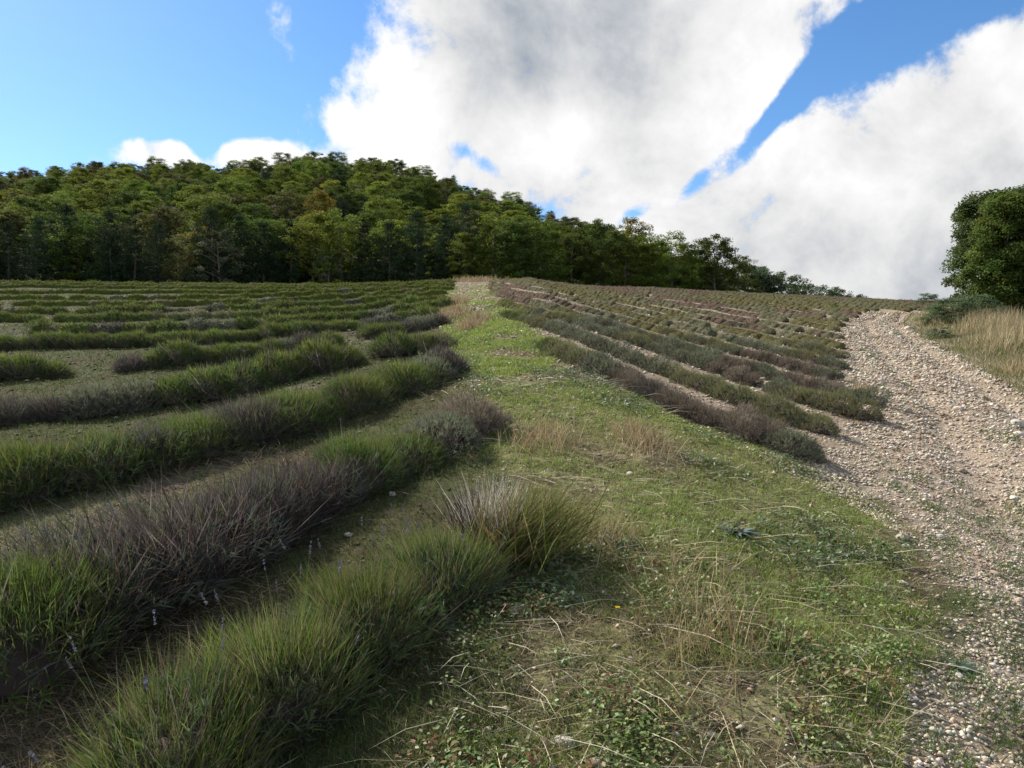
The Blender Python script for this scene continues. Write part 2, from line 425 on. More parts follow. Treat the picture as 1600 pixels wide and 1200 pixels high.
GX, GY = np.meshgrid(gx, gy)
GZ = ground_h(GX, GY)
nx, ny = len(gx), len(gy)
V = np.stack([GX, GY, GZ], -1).reshape(-1, 3)
idx = np.arange(nx * ny).reshape(ny, nx)
Q = np.stack([idx[:-1, :-1], idx[:-1, 1:], idx[1:, 1:], idx[1:, :-1]], -1).reshape(-1, 4)
cx = V[Q].mean(1)[:, 0]; cy = V[Q].mean(1)[:, 1]
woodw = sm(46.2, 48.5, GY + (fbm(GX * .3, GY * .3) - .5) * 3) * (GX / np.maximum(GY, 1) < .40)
AT = np.stack([stoniness(GX, GY), grassiness(GX, GY), woodw], -1).reshape(-1, 3)
reg = np.zeros(len(Q), int)
reg[(cx > path_left(cy)) & (cx < np.minimum(path_right(cy), track_left(cy))) & (cy < 46)] = 1
reg[(cx > track_left(cy)) & (cx < track_right(cy)) & (cy < 27.2)] = 2
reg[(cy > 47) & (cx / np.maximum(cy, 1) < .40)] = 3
for k, nm, lab in ((0, 'ground', 'brown stony earth of the sloping lavender field'), (1, 'path', 'grassy strip running up between the lavender rows'), (2, 'track', 'pale stony farm track climbing the slope'), (3, 'hillside', 'steep hillside floor under the wood')):
    q = Q[reg == k]; used, inv = np.unique(q, return_inverse=True)
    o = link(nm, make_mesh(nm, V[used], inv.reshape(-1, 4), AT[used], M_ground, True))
    tag(o, lab, None, None, 'structure')

# ------------------------------------------------------------------ lavender bushes
KIND = {  # leaf colours, stem colours, counts (leaf, stem, twig), stem length
 'green': dict(leaf=[(.11, .15, .05), (.125, .155, .07), (.09, .125, .04)], stem=[(.13, .18, .03), (.165, .21, .04), (.10, .14, .03), (.21, .20, .07)], nl=1.3, ns=1.5, nt=1.6, sl=.85),
 'tall': dict(leaf=[(.11, .15, .055), (.125, .155, .08), (.09, .125, .045)], stem=[(.13, .18, .03), (.165, .21, .045), (.10, .14, .03), (.20, .20, .08), (.22, .17, .09)], nl=1.6, ns=1.35, nt=2.0, sl=1.3),
 'grey': dict(leaf=[(.18, .19, .125), (.15, .165, .105), (.21, .215, .15)], stem=[(.18, .20, .09), (.20, .205, .11), (.23, .215, .135)], nl=1.6, ns=.6, nt=.7, sl=.7),
 'olive': dict(leaf=[(.17, .175, .095), (.145, .155, .08)], stem=[(.215, .205, .09), (.24, .21, .105), (.18, .185, .07)], nl=1.0, ns=1.2, nt=.7, sl=.75),
 'dry': dict(leaf=[(.175, .15, .105), (.155, .135, .10)], stem=[(.22, .17, .12), (.20, .155, .125), (.265, .205, .14)], nl=.9, ns=1.2, nt=1.0, sl=.75),
 'woody': dict(leaf=[(.095, .11, .07), (.115, .13, .095)], stem=[(.12, .10, .085), (.15, .16, .06), (.10, .09, .085)], nl=.4, ns=.35, nt=3.4, sl=.8)}
TW = [(.085, .062, .052), (.12, .09, .075), (.06, .045, .038), (.19, .16, .14), (.13, .11, .105)]
def dome(n, g, zmin=.02, p=1.0):
    th = g.random(n) * 2 * np.pi; z = zmin + (1 - zmin) * g.random(n) ** p
    r = np.sqrt(np.maximum(1 - z * z, 0))
    return np.stack([r * np.cos(th), r * np.sin(th), z], 1)
def core_mesh(acc, g, rx, ry, rz, c):
    th = np.linspace(0, 2 * np.pi, 12, endpoint=False)
    rings = [(1.0, 0.0), (.97, .35), (.75, .7), (.38, .93)]
    V = []
    for r, z in rings:
        f = 1 + g.normal(size=12) * .10
        V.append(np.stack([np.cos(th) * r * rx * f, np.sin(th) * r * ry * f, np.full(12, z * rz) * f], 1))
    V = np.concatenate(V + [np.array([[0, 0, rz]])]); T = []
    for k in range(3):
        for j in range(12):
            a, b = k * 12 + j, k * 12 + (j + 1) % 12
            T += [(a, b, b + 12), (a, b + 12, a + 12)]
    T += [(36 + j, 36 + (j + 1) % 12, 48) for j in range(12)]
    acc.add(V, np.array(T), np.array(c))
def bush_meshes(kind, seed, nl, ns, nt, wl, ws, spikes=0):
    """returns meshes (foliage, flower_stems, woody_stems, spikes); bush about .85 m across and .45 m high"""
    g = np.random.default_rng(seed); K = KIND[kind]
    A = np.array([.40, .40, .33]) * (.92 if kind == 'woody' else 1)
    lump = g.normal(size=(9, 3)); lump[:, 2] = abs(lump[:, 2]); lump = unit(lump); la = g.random(9) * .24
    def rad(D): return 1 + (np.exp(-((1 - D @ lump.T) / .10)) * la).sum(1) - .09
    ph = g.random(6) * 6.28
    def patch(D): return .5 + .25 * np.sin(5 * D[:, 0] + ph[0] + 2 * D[:, 1]) + .25 * np.sin(6 * D[:, 1] + ph[1] - 3 * D[:, 2])
    fol = Acc(); stm = Acc(); twg = Acc()
    lite_ = nl < 700
    core_mesh(fol, g, A[0] * (.84 if lite_ else .56), A[1] * (.84 if lite_ else .56), A[2] * (.86 if lite_ else .66), (np.mean(K['stem'], 0) * .65 + np.mean(K['leaf'], 0) * .35) * .72 if lite_ else np.array(TW[1]) * .9)
    # leafy shoots: little tufts of narrow leaves
    per = 6; m = max(int(nl * K['nl'] / per), 4); D = dome(m, g, 0.0, .9)
    P0 = D * A * (rad(D) * (.80 + .24 * g.random(m)))[:, None]
    d0 = unit(D * [1, 1, .8] + [0, 0, .5] + g.normal(size=(m, 3)) * .25)
    c0 = pick(K['leaf'], m, g, .16)
    P = np.repeat(P0, per, 0) - np.repeat(d0, per, 0) * (g.random((m * per, 1)) * .04)
    dr = unit(np.repeat(d0, per, 0) + g.normal(size=(m * per, 3)) * .42)
    fol.add(*blades(P, dr, .035 + .04 * g.random(m * per), wl * (.7 + .6 * g.random(m * per)), .15, np.repeat(c0, per, 0) * (1 + g.normal(size=(m * per, 1)) * .1), g))
    # green flower stems on the upper part, in patches
    n = int(ns * K['ns'] * 1.5); D = dome(n, g, .18, .62)
    D = D[g.random(n) < (.22 + .78 * sm(.30, .55, patch(D)))]; n = len(D)
    P = D * A * (rad(D) * (.70 + .28 * g.random(n)))[:, None]
    dr = unit(D * [.8, .8, .45] + [0, 0, .70] + g.normal(size=(n, 3)) * .26)
    ln = (.05 + .12 * g.random(n) ** 1.3) * K['sl'] * (.7 + .45 * D[:, 2])
    (fol if kind == 'woody' else stm).add(*blades(P, dr, ln, ws * (.7 + .6 * g.random(n)), .05 + .15 * g.random(n), pick(K['stem'], n, g), g))
    # woody stems: fan from the root, ends showing on the flanks
    n = max(int(nt * K['nt']), 3); D = dome(n, g, .0, 1.5)
    P = np.c_[g.normal(size=(n, 2)) * .09, g.random(n) * .04]
    dr = unit(D * [1, 1, .8] + [0, 0, .25] + g.normal(size=(n, 3)) * .12)
    twg.add(*blades(P, dr, A[0] * (.85 + .35 * g.random(n)) * rad(D), ws * 1.8 * (.7 + g.random(n)), -.1 + .25 * g.random(n), pick(TW, n, g, .25), g))
    m2 = n * 3; D2 = dome(m2, g, .0, 1.2); D2 = D2[(D2[:, 2] < .62) | (kind == 'woody')]; m2 = len(D2)
    P2 = D2 * A * (rad(D2) * (.68 + .28 * g.random(m2)))[:, None]
    d2 = unit(D2 + [0, 0, .45] + g.normal(size=(m2, 3)) * .45)
    twg.add(*blades(P2, d2, .06 + .10 * g.random(m2), ws * 1.1 * (.6 + .6 * g.random(m2)), .1, pick(TW, m2, g, .25), g))
    out = [fol.mesh('foliage', M_lav)] + ([] if kind == 'woody' else [stm.mesh('flower_stems', M_lav)]) + [twg.mesh('woody_stems', M_lav)]
    if spikes:
        sp = Acc(); D = dome(spikes, g, .35, .8); P = D * A * .8; dr = unit(D * [1, 1, .5] + [0, 0, .9] + g.normal(size=(spikes, 3)) * .12)
        L = .30 + .12 * g.random(spikes)
        sp.add(*blades(P, dr, L, .0035, .05, pick([(.12, .14, .05)], spikes, g), g))
        tip = P + dr * L[:, None] - np.array([0, 0, 1]) * (.05 * .75 * L)[:, None]
        for k in range(7):
            pp = tip - dr * (.045 * k / 6); nn = unit(g.normal(size=(spikes, 3)))
            sp.add(*leaves(pp, nn, .016, .010, pick([(.115, .11, .13), (.13, .12, .17), (.10, .10, .11)], spikes, g), g))
        out.append(sp.mesh('flower_spikes', M_lav))
    return out
near_sets = {k: [bush_meshes(k, 100 + 10 * i + j, 3600, 2000, 240,   .0050, .0023, 9 if (k == 'tall') else 0) for j in range(2)] for i, k in enumerate(KIND)}
mid_sets = {k: [bush_meshes(k, 300 + 10 * i + j, 2000, 1150, 130, .008, .0045) for j in range(2)] for i, k in enumerate(KIND)}
def single(kind, seed):
    ms = bush_meshes(kind, seed, 520, 260, 24, .02, .012)
    a = Acc()
    for me in ms[:3]:
        v = np.empty(len(me.vertices) * 3); me.vertices.foreach_get('co', v)
        t_ = np.empty(len(me.loops), dtype=np.int32); me.loops.foreach_get('vertex_index', t_)
        c = np.empty(len(me.vertices) * 4); me.color_attributes['col'].data.foreach_get('color', c)
        a.add(v.reshape(-1, 3), t_.reshape(-1, 3), c.reshape(-1, 4)[:, :3])
        bpy.data.meshes.remove(me)
    return a.mesh('lavender_bush', M_lav)
far_sets = {k: [single(k, 500 + 10 * i + j) for j in range(3)] for i, k in enumerate(KIND)}
ORD = ['first', 'second', 'third', 'fourth', 'fifth', 'sixth', 'seventh', 'eighth', 'ninth', 'tenth', 'eleventh', 'twelfth', 'thirteenth', 'fourteenth', 'fifteenth', 'sixteenth', 'seventeenth', 'eighteenth']
ADJ = {'tall': 'tall-stemmed green lavender bush', 'green': 'bright green lavender bush', 'grey': 'grey-green leafy lavender bush', 'olive': 'olive lavender bush', 'dry': 'purplish-brown dried lavender bush', 'woody': 'woody half-dead lavender bush'}
spots = []      # x, y, scale, kind, side, row
gaps = {2: [(237, 268)], 4: [(157, 186)], 5: [(108, 118), (486, 494)], 6: [(-90, 62), (503, 510)]}
def heading(P, x, y):
    i = int(np.argmin((P[:, 0] - x) ** 2 + (P[:, 1] - y) ** 2)); a, b = P[max(i - 2, 0)], P[min(i + 2, len(P) - 1)]
    return math.atan2(b[1] - a[1], b[0] - a[0])
def run_kind(w, r):
    ks, ws_ = list(w.keys()), np.cumsum(list(w.values()))
    return ks[int(np.searchsorted(ws_ / ws_[-1], min(max(r, 0), .999)))]
def uni(x, y):      # nearly uniform 0..1 value that changes slowly along a row
    return float(np.clip((fbm(x, y, 2) - .5) * 1.9 + .5, 0, 1) * .86 + random.random() * .14)
for ri, P in enumerate(left_rows):
    for j, (x, y) in enumerate(resample(P, .42 if ri < 4 else .36)):
        px = 800 + F * x / y
        if any(a < px < b for a, b in gaps.get(ri, [])): continue
        pw = .5 if ri == 1 and px < 420 else .34 if ri in (1, 2, 3, 4) and px < 560 else .16
        kd = run_kind({'olive': .07, 'green': .66, 'grey': .13, 'woody': pw, 'dry': .03}, uni(j * .36 * .9 + ri * 31, ri * 7.7))
        if ri == 0 and px > 738: continue
        if ri == 0: kd = 'tall'
        if ri == 1 and 540 < px < 720: kd = 'grey' if j % 3 == 1 else 'green'
        if ri >= 7: kd = run_kind({'olive': .14, 'green': .78, 'grey': .08, 'woody': .08}, uni(j * .36 * .9 + ri * 31, ri * 7.7))
        s = (np.interp(px, [560, 640, 745], [1.0, .9, .62]) if ri == 0 else np.interp(j * .36, [0, .8, 2.2, 4.0], [1.0, 1.08, 1.22, 1.36]) if ri == 1 else np.interp(j * .36, [0, 1, 3], [.95, 1.05, 1.15]) if ri == 2 else [0, 0, 0, 1.04, .88, .84, .84, .78, .76, .74, .72, .7, .7, .7, .7][ri]) * random.uniform(.84, 1.14)
        if ri > 0 and random.random() < .04: continue
        spots.append((x + random.gauss(0, .025), y + random.gauss(0, .025), s, kd, 'L', ri, heading(P, x, y)))
for ri, P in enumerate(right_rows):
    for j, (x, y) in enumerate(resample(P, .29)):
        if random.random() < .02: continue
        wts = {'green': .06, 'olive': .32, 'grey': .40, 'dry': .30, 'woody': .03} if y < 33 else {'olive': .25, 'grey': .35, 'dry': .40}
        kd = run_kind(wts, uni(j * .31 * (.7 if y < 14 else .25) + ri * 17, ri * 5.3))
        s = float(np.interp(y, [6, 8, 10, 14, 20, 40], [.72, .66, .61, .57, .54, .52])) * random.uniform(.93, 1.08)
        spots.append((x + random.gauss(0, .015), y + random.gauss(0, .015), s, kd, 'R', ri, heading(P, x, y)))
def vis_size(s):
    px = 800 + F * s[0] / s[1]
    z = ground_h(s[0], s[1]); pv = 600 - F * (z - CAMZ) / s[1]
    return s[2] / s[1] if (-60 if s[1] > 8 else -260) < px < 1660 and pv < 1560 and s[1] > 1 else 0
spots.sort(key=vis_size, reverse=True)
nb = 0; rest = []
for (x, y, s, kd, side, ri, hd) in spots:
    z = float(ground_h(x, y)) - .03
    if s / y == 0 or y < 1.0: continue
    if nb >= 300 or vis_size((x, y, s)) == 0:
        rest.append((x, y, z, s, kd, hd)); continue
    row = 'in the lowest row, ending at the silvery tuft' if (side == 'L' and ri == 0) else f'in the {ORD[ri]} row on the {"wood" if side == "L" else "track"} side of the path'
    lab = ADJ[kd] + ' ' + row
    grp = 'lavender bushes in the rows between path and wood' if side == 'L' else 'lavender bushes in the rows between path and stony track'
    rot = (random.gauss(0, .06), random.gauss(0, .06), hd + random.choice([0, math.pi]) + random.gauss(0, .15))
    sz = (s * (random.uniform(.98, 1.16) if side == 'L' else random.uniform(1.1, 1.3)), s * random.uniform(.86, .98) * (1 if side == 'L' else .92), s * random.uniform(.9, 1.12))
    i = random.randrange(2)
    if y < 16:
        t = thing('lavender_bush', lab, 'lavender', grp, (x, y, z), rot, sz)
        sets = (near_sets if y < 8.5 else mid_sets)[kd][i]
        for me in sets:
            pt = link(me.name.split('.')[0], me, t)
            if pt.name[:7] != 'foliage': pt['kind'] = 'stuff'
    else:
        tag(link('lavender_bush', random.choice(far_sets[kd]), None, (x, y, z), rot, sz), lab, 'lavender', grp)
    nb += 1
# everything past the 300 largest: one mass of distant bushes
lite = {k: [bush_meshes(k, 700 + 10 * i + j, 96, 70, 2, .024, .016) for j in range(3)] + [bush_meshes(k, 760 + 10 * i + j, 260, 170, 8, .016, .011) for j in range(3)] for i, k in enumerate(KIND)}
def arrays(me):
    v = np.empty(len(me.vertices) * 3); me.vertices.foreach_get('co', v)
    t_ = np.empty(len(me.loops), dtype=np.int32); me.loops.foreach_get('vertex_index', t_)
    c = np.empty(len(me.vertices) * 4); me.color_attributes['col'].data.foreach_get('color', c)
    return v.reshape(-1, 3), t_.reshape(-1, 3), c.reshape(-1, 4)[:, :3]
lite_arr = {k: [[arrays(m) for m in ms[:2]] for ms in v] for k, v in lite.items()}
for v in lite.values():
    for ms in v:
        for m in ms: bpy.data.meshes.remove(m)
massL, massR = Acc(), Acc()
for (x, y, z, s, kd, hd) in rest:
    if y < 8: continue
    a = hd + random.choice([0, math.pi]) + random.gauss(0, .08); ca, sa = math.cos(a), math.sin(a)
    M = np.array([[ca, -sa, 0], [sa, ca, 0], [0, 0, 1]]) @ np.diag([1.5, .78, 1.0]) * s
    k = random.uniform(.93, 1.07)
    for v, t_, c in lite_arr[kd][random.randrange(3) + (3 if y < 21 else 0)]:
        (massR if x > path_right(y) - .2 else massL).add(v @ M.T + [x, y, z], t_, c * k * ([.84, .79, .74] if x > path_right(y) - .2 else [1, .97, .88]))
tag(link('distant_lavender', massR.mesh('distant_lavender', M_lav)), 'distant mass of small greyish lavender bushes up to the field crest', 'lavender', None, 'stuff')
tag(link('distant_lavender', massL.mesh('distant_lavender', M_lav)), 'distant mass of green lavender bushes below the dark wood', 'lavender', None, 'stuff')

# the silvery dead tuft at the end of the lowest row and a bare little shrub
def dead_tuft():
    g = np.random.default_rng(55); x, y = unproject(775, 868)
    t = thing('dead_lavender_bush', 'half-dead lavender bush with a fan of silvery bleached stems at the row end', 'lavender', None, (x, y, float(ground_h(x, y)) - .03), (0, 0, 0), 1.12)
    n = 950; D = unit(np.c_[g.normal(size=n) * .38 + .22, g.normal(size=n) * .30 + .10, np.ones(n)])
    P = np.c_[g.normal(size=(n, 2)) * .05, .02 + .06 * g.random(n)]; P[:, 0] -= .03
    a = Acc(); a.add(*blades(P, D, .20 + .22 * g.random(n), .0036, -.02 + .25 * g.random(n), pick([(.60, .53, .46), (.48, .41, .35), (.66, .60, .53), (.32, .26, .21)], n, g), g))
    link('bleached_stems', a.mesh('bleached_stems', M_dry), t)
    a = Acc(); n = 260; D = unit(np.c_[g.normal(size=n) * .25 - .30, g.normal(size=n) * .3, np.ones(n)])
    P = np.c_[g.normal(size=(n, 2)) * .05, .02 * g.random(n)]; P[:, 0] -= .06
    a.add(*blades(P, D, .22 + .22 * g.random(n), .005, .1, pick([(.05, .035, .03), (.075, .055, .05), (.035, .028, .028)], n, g), g))
    link('woody_stems', a.mesh('woody_stems', M_lav), t)
    a = Acc(); n = 900; D = unit(np.c_[g.normal(size=n) * .45 + .50, g.normal(size=n) * .45 - .15, .85 + .2 * g.random(n)])
    P = np.c_[g.normal(size=(n, 2)) * .09 + [.10, -.05], .03 + .1 * g.random(n)]
    a.add(*blades(P, D, .26 + .2 * g.random(n), .0042, .05 + .2 * g.random(n), pick([(.16, .17, .045), (.12, .15, .03), (.24, .17, .09), (.2, .2, .07)], n, g), g))
    link('flower_stems', a.mesh('flower_stems', M_lav), t)
    a = Acc(); n = 350; D = unit(np.c_[g.normal(size=n) * .4, -.5 + g.normal(size=n) * .3, .6 + .3 * g.random(n)])
    P = np.c_[g.normal(size=(n, 2)) * .08, .02 + .05 * g.random(n)]
    a.add(*blades(P, D, .18 + .2 * g.random(n), .0045, .1 + .2 * g.random(n), pick([(.22, .11, .055), (.17, .09, .05), (.2, .17, .07)], n, g), g))
    link('reddish_stems', a.mesh('reddish_stems', M_lav), t)
dead_tuft()
def bare_shrub():
    g = np.random.default_rng(56); x, y = unproject(236, 735)
    t = thing('bare_shrub', 'leafless dark twiggy shrub like a tiny tree at a gap in the row', 'shrub', None, (x, y, float(ground_h(x, y)) - .02))
    a = Acc(); tube(a, [(0, 0, 0), (.01, 0, .12), (-.01, .01, .22)], [.028, .02, .015], (.10, .085, .075))
    for k in range(7):
        d = unit(np.array([math.cos(k * .9), math.sin(k * .9), 1.0 + .4 * g.random()]))
        tube(a, [(0, 0, .15 + .01 * k), d * .12 + [0, 0, .15], d * .26 + [0, 0, .17]], [.012, .008, .004], (.11, .09, .08), 5)
    link('trunk', a.mesh('trunk', M_bark), t)
    a = Acc(); n = 1500; D = unit(g.normal(size=(n, 3)) + [0, 0, .6]); P = np.c_[g.normal(size=(n, 2)) * .10, .26 + g.normal(size=n) * .055]
    a.add(*blades(P, D, .04 + .09 * g.random(n), .004, 0, pick([(.12, .105, .10), (.085, .07, .065), (.16, .145, .14)], n, g), g))
    link('twigs', a.mesh('twigs', M_lav), t)
bare_shrub()

# ------------------------------------------------------------------ trees
def trunk_mesh(g, H, r0, limbs, spread, lean=0.0, zlo=.25):
    a = Acc(); C = (1, 1, 1)
    zs = np.linspace(0, 1, 7); cx_ = np.cumsum(g.normal(size=7) * .03 * H / 6) + lean * zs * H; cy_ = np.cumsum(g.normal(size=7) * .03 * H / 6)
    pts = np.c_[cx_ - cx_[0], cy_ - cy_[0], zs * H * .88 - .15]
    tube(a, pts, r0 * (1 - zs * .88), C, 8)
    ends = []
    for k in range(limbs):
        f = zlo + (.85 - zlo) * (k + g.random()) / limbs
        p0 = np.array([np.interp(f, zs, pts[:, i]) for i in range(3)])
        th = k * 2.4 + g.random(); d = np.array([math.cos(th), math.sin(th), .25 + .5 * f])
        L = spread * (1.1 - .55 * f) * (.75 + .4 * g.random())
        e = p0 + d * L
        tube(a, [p0, p0 + d * L * .5 + [0, 0, .04 * L], e], [r0 * .38 * (1 - f * .6), r0 * .22, r0 * .07], C, 5)
        ends.append(e)
    return a.mesh('trunk', M_bark, True), np.array(ends)
def broadleaf(seed, H=6.5, Rr=2.4, ncl=70, nlf=75, lf=.24, flat=.55, cols=None, low=.02, ends_bias=True):
    g = np.random.default_rng(seed)
    tm, ends = trunk_mesh(g, H, .02 * H + .02, 11, Rr)
    cols = cols or [(.085, .125, .022), (.11, .15, .028), (.06, .095, .018), (.14, .165, .035)]
    a = Acc()
    # cluster centres fill an uneven crown that reaches low
    zf = low + (1 - low) * g.random(ncl); th = g.random(ncl) * 2 * np.pi
    prof = np.interp(zf, [0, .2, .45, .7, .88, 1.0], [.72, .95, 1.0, .92, .70, .38])
    lobe = 1 + .22 * np.sin(3 * th + seed) + .18 * np.sin(2 * th - 5 * zf + seed * 2)
    rr = Rr * prof * lobe * g.random(ncl) ** .38 * .92
    mid = H * .45
    Cc = np.c_[rr * np.cos(th), rr * np.sin(th), zf * H]
    if ends_bias: Cc[:len(ends)] = ends * [.9, .9, 1]
    Cc[:, 2] = np.maximum(Cc[:, 2], .05 * H)
    cr = Rr * (.17 + .15 * g.random(ncl))
    for k in range(ncl):
        n = int(nlf * (.6 + .8 * g.random()))
        d = unit(g.normal(size=(n, 3))) * (g.random(n) ** .5)[:, None]
        P = Cc[k] + d * cr[k] * [1, 1, flat]
        out = unit(Cc[k] - [0, 0, mid * .8])
        N = unit(g.normal(size=(n, 3)) * .55 + [0, 0, .75] + out * .35)
        c = pick(cols, 1, g, .16) * .5 + pick(cols, n, g, .15) * .5
        a.add(*leaves(P, N, lf * (.7 + .6 * g.random(n)), lf * .6, c, g))
    return tm, a.mesh('crown', M_leaf)
def pine(seed, H=7.0, Rr=1.9, wh=15, cols=None, low=.0, needle=.26, dens=1.0):
    g = np.random.default_rng(seed)
    tm, _ = trunk_mesh(g, H * 1.06, .018 * H + .02, 6, Rr * .5)
    cols = cols or [(.028, .046, .023), (.036, .056, .027), (.022, .037, .019), (.046, .066, .031)]
    a = Acc(); br = Acc()
    for k in range(wh):
        f = low + (1 - low) * (k + .3 * g.random()) / wh
        rad = Rr * (1 - f) ** .75 * (.75 + .45 * g.random()) + .15
        nb_ = 6 if f < .7 else 4
        for j in range(nb_):
            th = j * 2 * math.pi / nb_ + k * 1.1 + g.normal() * .25
            L = rad * (.7 + .5 * g.random())
            d = np.array([math.cos(th), math.sin(th), .12 + .25 * f])
            for q in np.linspace(.35, 1.0, max(2, int(L / .38))):
                c0 = np.array([0, 0, f * H]) + d * L * q + [0, 0, .10 * q * q * L]
                n = int(26 * dens * (.6 + .7 * g.random()))
                dd = unit(g.normal(size=(n, 3)) + d * .7 + [0, 0, .4])
                P = c0 + g.normal(size=(n, 3)) * [.16, .16, .08]
                c = pick(cols, 1, g, .15) * .5 + pick(cols, n, g, .15) * .5
                a.add(*leaves(P + dd * needle * .4, unit(np.cross(dd, g.normal(size=(n, 3))) + [0, 0, .35]), needle * (.7 + .6 * g.random(n)), needle * .28, c, g))
    n = 60; P = np.array([0, 0, H * .97]) + g.normal(size=(n, 3)) * [.12, .12, .25]
    a.add(*leaves(P, unit(g.normal(size=(n, 3))), needle, needle * .3, pick(cols, n, g), g))
    return tm, a.mesh('crown', M_needle)
G1 = [(.11, .160, .025), (.135, .18, .030), (.08, .122, .022), (.165, .20, .036)]
G2 = [(.085, .120, .026), (.105, .14, .030), (.065, .095, .024)]
G3 = [(.17, .20, .034), (.205, .225, .036), (.14, .17, .028)]
G4 = [(.12, .125, .035), (.10, .105, .035), (.14, .13, .045), (.085, .09, .03)]
BR = [broadleaf(11, 6.6, 2.5, 130, 80, .19, cols=G1), broadleaf(12, 6.2, 2.4, 125, 80, .19, cols=G2), broadleaf(13, 6.4, 2.2, 120, 80, .19, cols=G3), broadleaf(14, 5.6, 2.5, 120, 80, .19, cols=G4)]
AUT = [broadleaf(15, 5.6, 2.2, 115, 80, .19, cols=[(.20, .12, .022), (.17, .13, .025), (.12, .12, .025)]), broadleaf(19, 5.6, 2.2, 115, 80, .19, cols=[(.16, .135, .025), (.13, .125, .025), (.18, .13, .03)])]
PALE = broadleaf(16, 3.6, 1.5, 36, 60, lf=.16, cols=[(.13, .14, .075), (.10, .12, .06), (.15, .155, .095)])
PN = [pine(21, 7.4, 2.5), pine(22, 6.6, 2.4), pine(23, 7.0, 2.0)]
RP = [pine(24, 6.0, 1.3, 9, low=.3, dens=.8), pine(25, 5.2, 1.5, 7, low=.35, dens=.8)]
def plant_tree(proto, name, label, group, x, y, s, sink=.1, cat='tree', sz=None, wide=1.0):
    z = float(ground_h(x, y)) - sink
    t = thing(name, label, cat, group, (x, y, z), (random.gauss(0, .03), random.gauss(0, .03), random.uniform(0, 6.28)), (s * wide * random.uniform(.9, 1.1), s * wide * random.uniform(.9, 1.1), sz or s * random.uniform(.9, 1.12)))
    link('trunk', proto[0], t); link('crown', proto[1], t)
    return t
WOOD = 'trees of the wooded hill'
# front edge of the wood
nt = 0
u = -1.06
while u < 0.325:
    p = 800 + F * u
    y = 49.6 + random.uniform(-1.0, 1.6)
    pinezone = p < 760
    if pinezone and random.random() < (.88 if p > 300 else .7):
        plant_tree(random.choice(PN), 'pine_tree', 'dark pine along the foot of the wood, branches down to the field edge', WOOD, u * y, y, random.uniform(.66, .86), .45); du = .036
    else:
        big = .80 if p < 1000 else np.interp(p, [1000, 1150, 1230], [.80, .64, .45])
        plant_tree(random.choice(BR[:2] if p > 760 else BR), 'edge_tree', 'dense green broadleaf tree on the foot of the wood beside the lavender', WOOD, u * y, y, random.uniform(.88, 1.05) * big, .4); du = .036 if p < 1050 else .030
    nt += 1
    u += du * random.uniform(.8, 1.15)
# the slope behind
yy = 53.0
while yy < 156:
    sp = 3.15 + .014 * yy
    xx = -0.82 * yy
    while xx < .36 * yy:
        x = xx + random.uniform(-.35, .35) * sp; y = yy + random.uniform(-.4, .4) * sp
        xx += sp * random.uniform(1.0, 1.4)
        u = x / y; p = 800 + F * u
        yr, rise = ridge(np.array([u]))
        if y > yr[0] + 2 or rise[0] < .2 or p < -40: continue
        onridge = y > yr[0] - 6
        s = random.uniform(.62, .98) * (.95 if y < 100 else .9)
        if p > 1000: s *= .85
        r = random.random()
        if onridge and 590 < p < 1060 and r < .55:
            plant_tree(random.choice(RP), 'ridge_pine', 'thin dark pine standing out on the falling skyline of the hill', WOOD, x, y, s * .95, sz=s * .8)
        elif r < .10:
            plant_tree(random.choice(PN), 'pine_tree', 'dark pine standing among the leafy trees on the hillside', WOOD, x, y, s * .95, sz=s * .68)
        elif r < .12:
            plant_tree(random.choice(AUT), 'autumn_tree', 'yellowing autumn tree among the green crowns of the hillside', WOOD, x, y, s * .85)
        else:
            tz = (y - 52) / (yr[0] - 52); kb = random.choices(range(4), [.3, .22, .33, .15] if tz < .55 else [.25, .2, .15, .4])[0]
            plant_tree(BR[kb], 'hillside_tree', ('green tall leafy tree ', 'dark green leafy tree ', 'light yellow-green leafy tree ', 'dull olive-brown leafy tree ')[kb] + ('close behind the trees along the foot of the wood' if tz < .2 else 'on the lower slope of the wooded hill' if tz < .45 else 'halfway up the wooded hill' if tz < .7 else 'high on the wooded hill below the skyline' if tz < .9 else 'on the skyline of the wooded hill'), WOOD, x, y, s, sz=s * random.uniform(.62, .82), wide=1.08)
        nt += 1
    yy += sp * .92
print('trees', nt, 'bushes', nb, 'rest', len(rest))
sh = broadleaf(41, 1.0, .75, 40, 120, .055, .6, [(.10, .13, .06), (.13, .155, .085), (.08, .11, .05)], .0)
